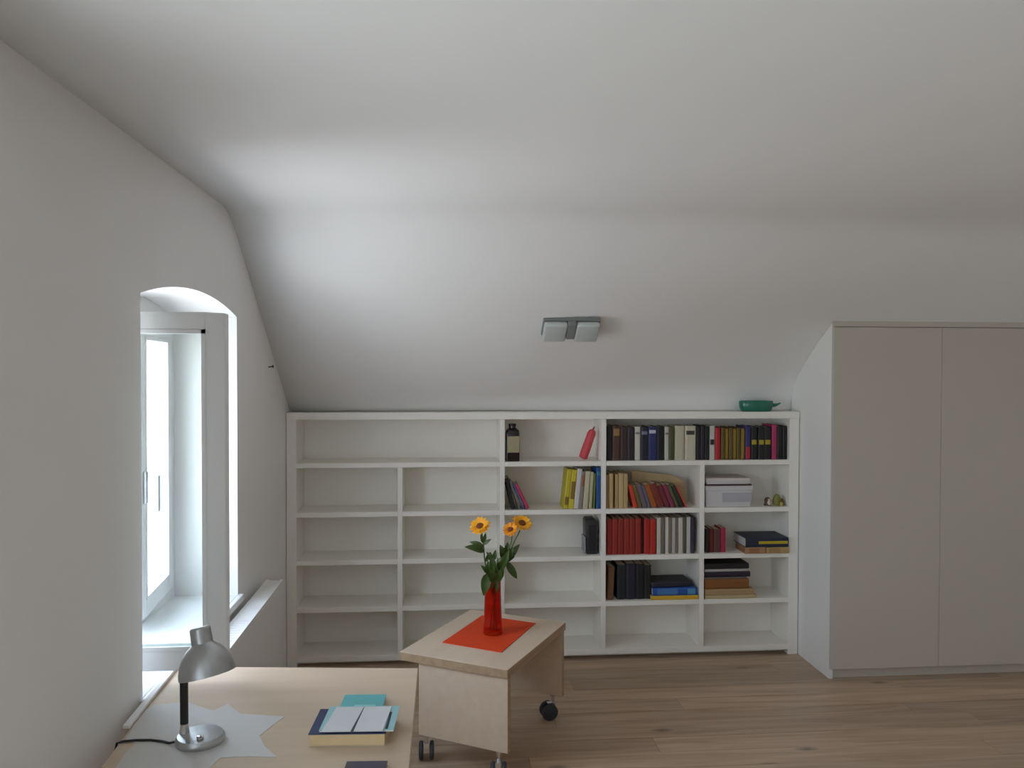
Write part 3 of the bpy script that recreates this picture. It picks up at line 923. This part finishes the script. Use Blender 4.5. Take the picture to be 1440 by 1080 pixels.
def bloom(parent, pos, direc, rad, mat):
    q = Vector(direc).to_track_quat('Z', 'Y')
    m = MB(); n = 15
    for ring, (r0, r1, lift) in enumerate(((.22, 1., .10), (.2, .86, .26))):
        for i in range(n):
            a = 2 * math.pi * (i + ring * .5) / n + random.uniform(-.06, .06)
            rr_ = rad * r1 * random.uniform(.9, 1.06); hw = rad * .17
            ca, sa = math.cos(a), math.sin(a)
            P = lambda r, s, z: tuple(q @ Vector((r * ca - s * sa, r * sa + s * ca, z)))
            z1 = rad * lift * random.uniform(.5, 1.3)
            m.add([P(rad * r0, -hw * .5, 0), P(rad * r0, hw * .5, 0), P(rr_ * .62, hw, z1 * .7), P(rr_ * .9, hw * .55, z1), P(rr_, 0, z1 * .9), P(rr_ * .9, -hw * .55, z1), P(rr_ * .62, -hw, z1 * .7)],
                  [(0, 1, 2, 6), (2, 3, 5, 6), (3, 4, 5)])
    o = m.build('petals', mat, parent); o.location = pos
    h = MB().lathe([(0, -.004), (rad * .28, -.002), (rad * .34, .003), (rad * .26, .009), (0, .011)], 20)
    ho = h.build('flower_heart', HC, parent, smooth=True); ho.location = pos; ho.rotation_euler = q.to_euler()
    s = MB().lathe([(0, -.013), (.008, -.012), (rad * .35, -.004), (rad * .3, -.002), (0, -.002)], 14)
    so_ = s.build('sepals', GS, parent, smooth=True); so_.location = pos; so_.rotation_euler = q.to_euler()


def V(px, py, dy=0.): q = on_y(px, py, VY + dy); return (q.x - VX, q.y - VY, q.z - VZ)


def flower(label, pts, direc, rad, mat):
    f = thing('sunflower', label, 'flower', (VX, VY, VZ), group='flowers in the red vase')
    P = [V(*p) for p in pts]
    tipv = Vector(P[-1]); dn = Vector(direc).normalized()
    P[-1] = tuple(tipv - dn * .011)
    # smooth the stem
    S = []
    for i in range(len(P) - 1):
        for k in range(4):
            t = k / 4
            p0, p1, p2, p3 = [Vector(P[max(0, min(len(P) - 1, i + j))]) for j in (-1, 0, 1, 2)]
            S.append(.5 * ((2 * p1) + (-p0 + p2) * t + (2 * p0 - 5 * p1 + 4 * p2 - p3) * t * t + (-p0 + 3 * p1 - 3 * p2 + p3) * t ** 3))
    S.append(Vector(P[-1]))
    MB().tube(S, .0032, 7).build('stem', GS, f, smooth='all')
    bloom(f, tuple(tipv), dn, rad, mat)
    return f


fl1 = flower('orange yellow sunflower on its own slender stem facing the window side', [(698, 885, 0), (694, 840, 0), (688, 815, 0), (682, 790, .01), (680, 768, .01), (678, 752, .0), (675, 740, -.01)], (-.25, -.62, .76), .052, PT)
fl2 = flower('orange sunflower with the broadest open head on the wardrobe side', [(689, 885, 0), (696, 840, 0), (704, 812, .01), (714, 785, .02), (724, 760, .02), (731, 746, .015), (734, 736, .0)], (.22, -.58, .80), .052, PT)
fl3 = flower('smaller orange sunflower tucked below the broadest one', [(694, 885, .01), (697, 835, -.01), (702, 808, -.02), (712, 780, -.03), (719, 760, -.03), (718, 745, -.035)], (-.3, -.66, .70), .040, PT2)
leaf(fl1, V(681, 776), V(653, 769, -.02), .036, (0, -1, .7), .14)
leaf(fl1, V(681, 770), V(660, 762, .02), .026, (0, -1, .7), .12)
leaf(fl1, V(680, 764), V(676, 750, .0), .018, (0, -1, 0), .1)
leaf(fl1, V(680, 766), V(691, 758, -.01), .018, (0, -1, .6), .12)
leaf(fl1, V(680, 762), V(683, 749, -.01), .018, (0, -1, 0), .1)
leaf(fl1, V(686, 806), V(676, 795, -.01), .024, (0, -1, .6), .2)
leaf(fl1, V(685, 806, -.02), V(680, 838, -.045), .046, (0, -1, .2), .16)
leaf(fl1, V(689, 810, -.02), V(686, 788, -.03), .030, (0, -1, 0), .12)
leaf(fl2, V(712, 788), V(703, 766, -.02), .042, (0, -1, .2), .12)
leaf(fl2, V(713, 786), V(731, 765, -.01), .034, (0, -1, .3), .12)
leaf(fl2, V(711, 790), V(724, 783, -.04), .036, (0, -1, .6), .2)
leaf(fl2, V(712, 790), V(727, 814, .0), .034, (0, -1, .2), .18)
leaf(fl2, V(706, 806), V(699, 784, -.03), .030, (0, -1, .2), .1)
leaf(fl2, V(701, 815, -.02), V(708, 795, -.04), .032, (0, -1, .2), .1)
leaf(fl3, V(697, 814, -.03), V(690, 777, -.03), .036, (0, -1, .2), .06)
leaf(fl3, V(694, 790, -.03), V(684, 776, -.03), .022, (0, -1, .2), .1)
leaf(fl3, V(694, 788, -.03), V(697, 773, -.03), .022, (0, -1, .2), .1)
leaf(fl3, V(698, 790, -.03), V(712, 785, -.05), .020, (0, -1, .6), .1)
leaf(fl3, V(698, 815, -.035), V(694, 838, -.03), .034, (0, -1, .2), .03)
leaf(fl3, V(694, 812, -.03), V(686, 800, -.05), .034, (0, -1, .4), .12)
leaf(fl3, V(704, 800, -.03), V(716, 772, -.05), .036, (0, -1, .3), .1)

leaf(fl2, V(714, 782, -.02), V(704, 772, -.05), .040, (0, -1, .5), .1)
leaf(fl2, V(713, 785, -.02), V(722, 770, -.05), .038, (0, -1, .4), .1)
leaf(fl2, V(712, 782, -.01), V(714, 762, -.02), .030, (0, -1, .1), .06)
leaf(fl3, V(698, 818, -.03), V(704, 800, -.06), .040, (0, -1, .3), .1)
leaf(fl3, V(696, 818, -.03), V(688, 800, -.07), .042, (0, -1, .3), .1)
leaf(fl1, V(690, 815, -.02), V(694, 795, -.05), .036, (0, -1, .2), .1)
leaf(fl1, V(683, 790, .0), V(690, 776, .02), .020, (0, -1, .2), .1)

# ------------------------------------------------------------------ books and papers on the desk
tk = thing('paperback', 'thick paperback with cream page edges lying on the desk', 'book', (-.352, 2.098, DZ + .0005), (0, 0, R(-3)))
box('page_block', (.003, 0, .0015), (.197, .150, .0315), C(210, 184, 140), tk, .001)
MB().prism([(.0, .0), (.2, .0), (.2, .001), (.0, .001)], -.0, .152, 'y').build('back_cover', C(210, 200, 176), tk)
fc = box('front_cover', (0, -.002, .0317), (.2, .152, .0337), C(44, 54, 92), tk)
fc['label'] = 'navy blue cover'
box('spine', (0, .1505, .001), (.2, .153, .0337), C(44, 54, 92), tk)
bk2 = thing('booklet', 'pale turquoise booklet resting across the thick paperback', 'booklet', (-.326, 2.102, DZ + .0345), (0, 0, R(-3)))
box('pages', (.001, .001, .0008), (.193, .149, .0042), C(226, 226, 220), bk2)
box('cover', (0, 0, .0043), (.194, .150, .0052), C(150, 196, 200), bk2)
box('dark_stripe', (.171, .006, .0053), (.178, .11, .0055), C(48, 62, 74), bk2)
lf = thing('leaflet', 'open white leaflet with grey fold lying on the turquoise booklet', 'leaflet', (-.326, 2.093, DZ + .0402), (0, 0, R(-3)))
for nme, x0, x1, sk in (('left_page', .008, .083, .012), ('right_page', .091, .166, .006)):
    MB().add([(x0, 0, 0), (x1, 0, 0.0), (x1 + sk, .150, 0), (x0 + sk, .150, 0), (x0, 0, .0016), (x1, 0, .0016), (x1 + sk, .150, .0016), (x0 + sk, .150, .0016)],
             [(0, 3, 2, 1), (4, 5, 6, 7), (0, 1, 5, 4), (1, 2, 6, 5), (2, 3, 7, 6), (3, 0, 4, 7)]).build(nme, C(212, 214, 216), lf)
MB().add([(.0832, 0, 0), (.0908, 0, 0), (.0968, .148, 0), (.0952, .148, 0), (.0832, 0, .0010), (.0908, 0, .0010), (.0968, .148, .001), (.0952, .148, .001)],
         [(0, 3, 2, 1), (4, 5, 6, 7), (0, 1, 5, 4), (1, 2, 6, 5), (2, 3, 7, 6), (3, 0, 4, 7)]).build('fold', C(74, 74, 84), lf)
tq = thing('notebook', 'turquoise notebook lying behind the thick paperback', 'notebook', (-.300, 2.282, DZ + .0005), (0, 0, R(-3)))
box('pages', (.001, .001, .001), (.121, .112, .012), C(214, 220, 214), tq)
box('cover', (0, 0, .0122), (.122, .113, .0135), C(96, 176, 178), tq)
box('back_cover', (0, 0, 0), (.122, .113, .0008), C(96, 176, 178), tq)
box('title_strip', (.04, .02, .0136), (.10, .04, .0138), C(140, 206, 200), tq)
dn_ = thing('notebook', 'dark violet grey notebook lying alone on the bare desk top', 'notebook', (-.247, 1.86, DZ + .0005), (0, 0, R(-3)))
box('pages', (.001, .001, .001), (.099, .129, .009), C(196, 190, 180), dn_)
box('cover', (0, 0, .0092), (.1, .13, .0108), C(74, 66, 78), dn_)
box('back_cover', (0, 0, 0), (.1, .13, .0008), C(74, 66, 78), dn_)
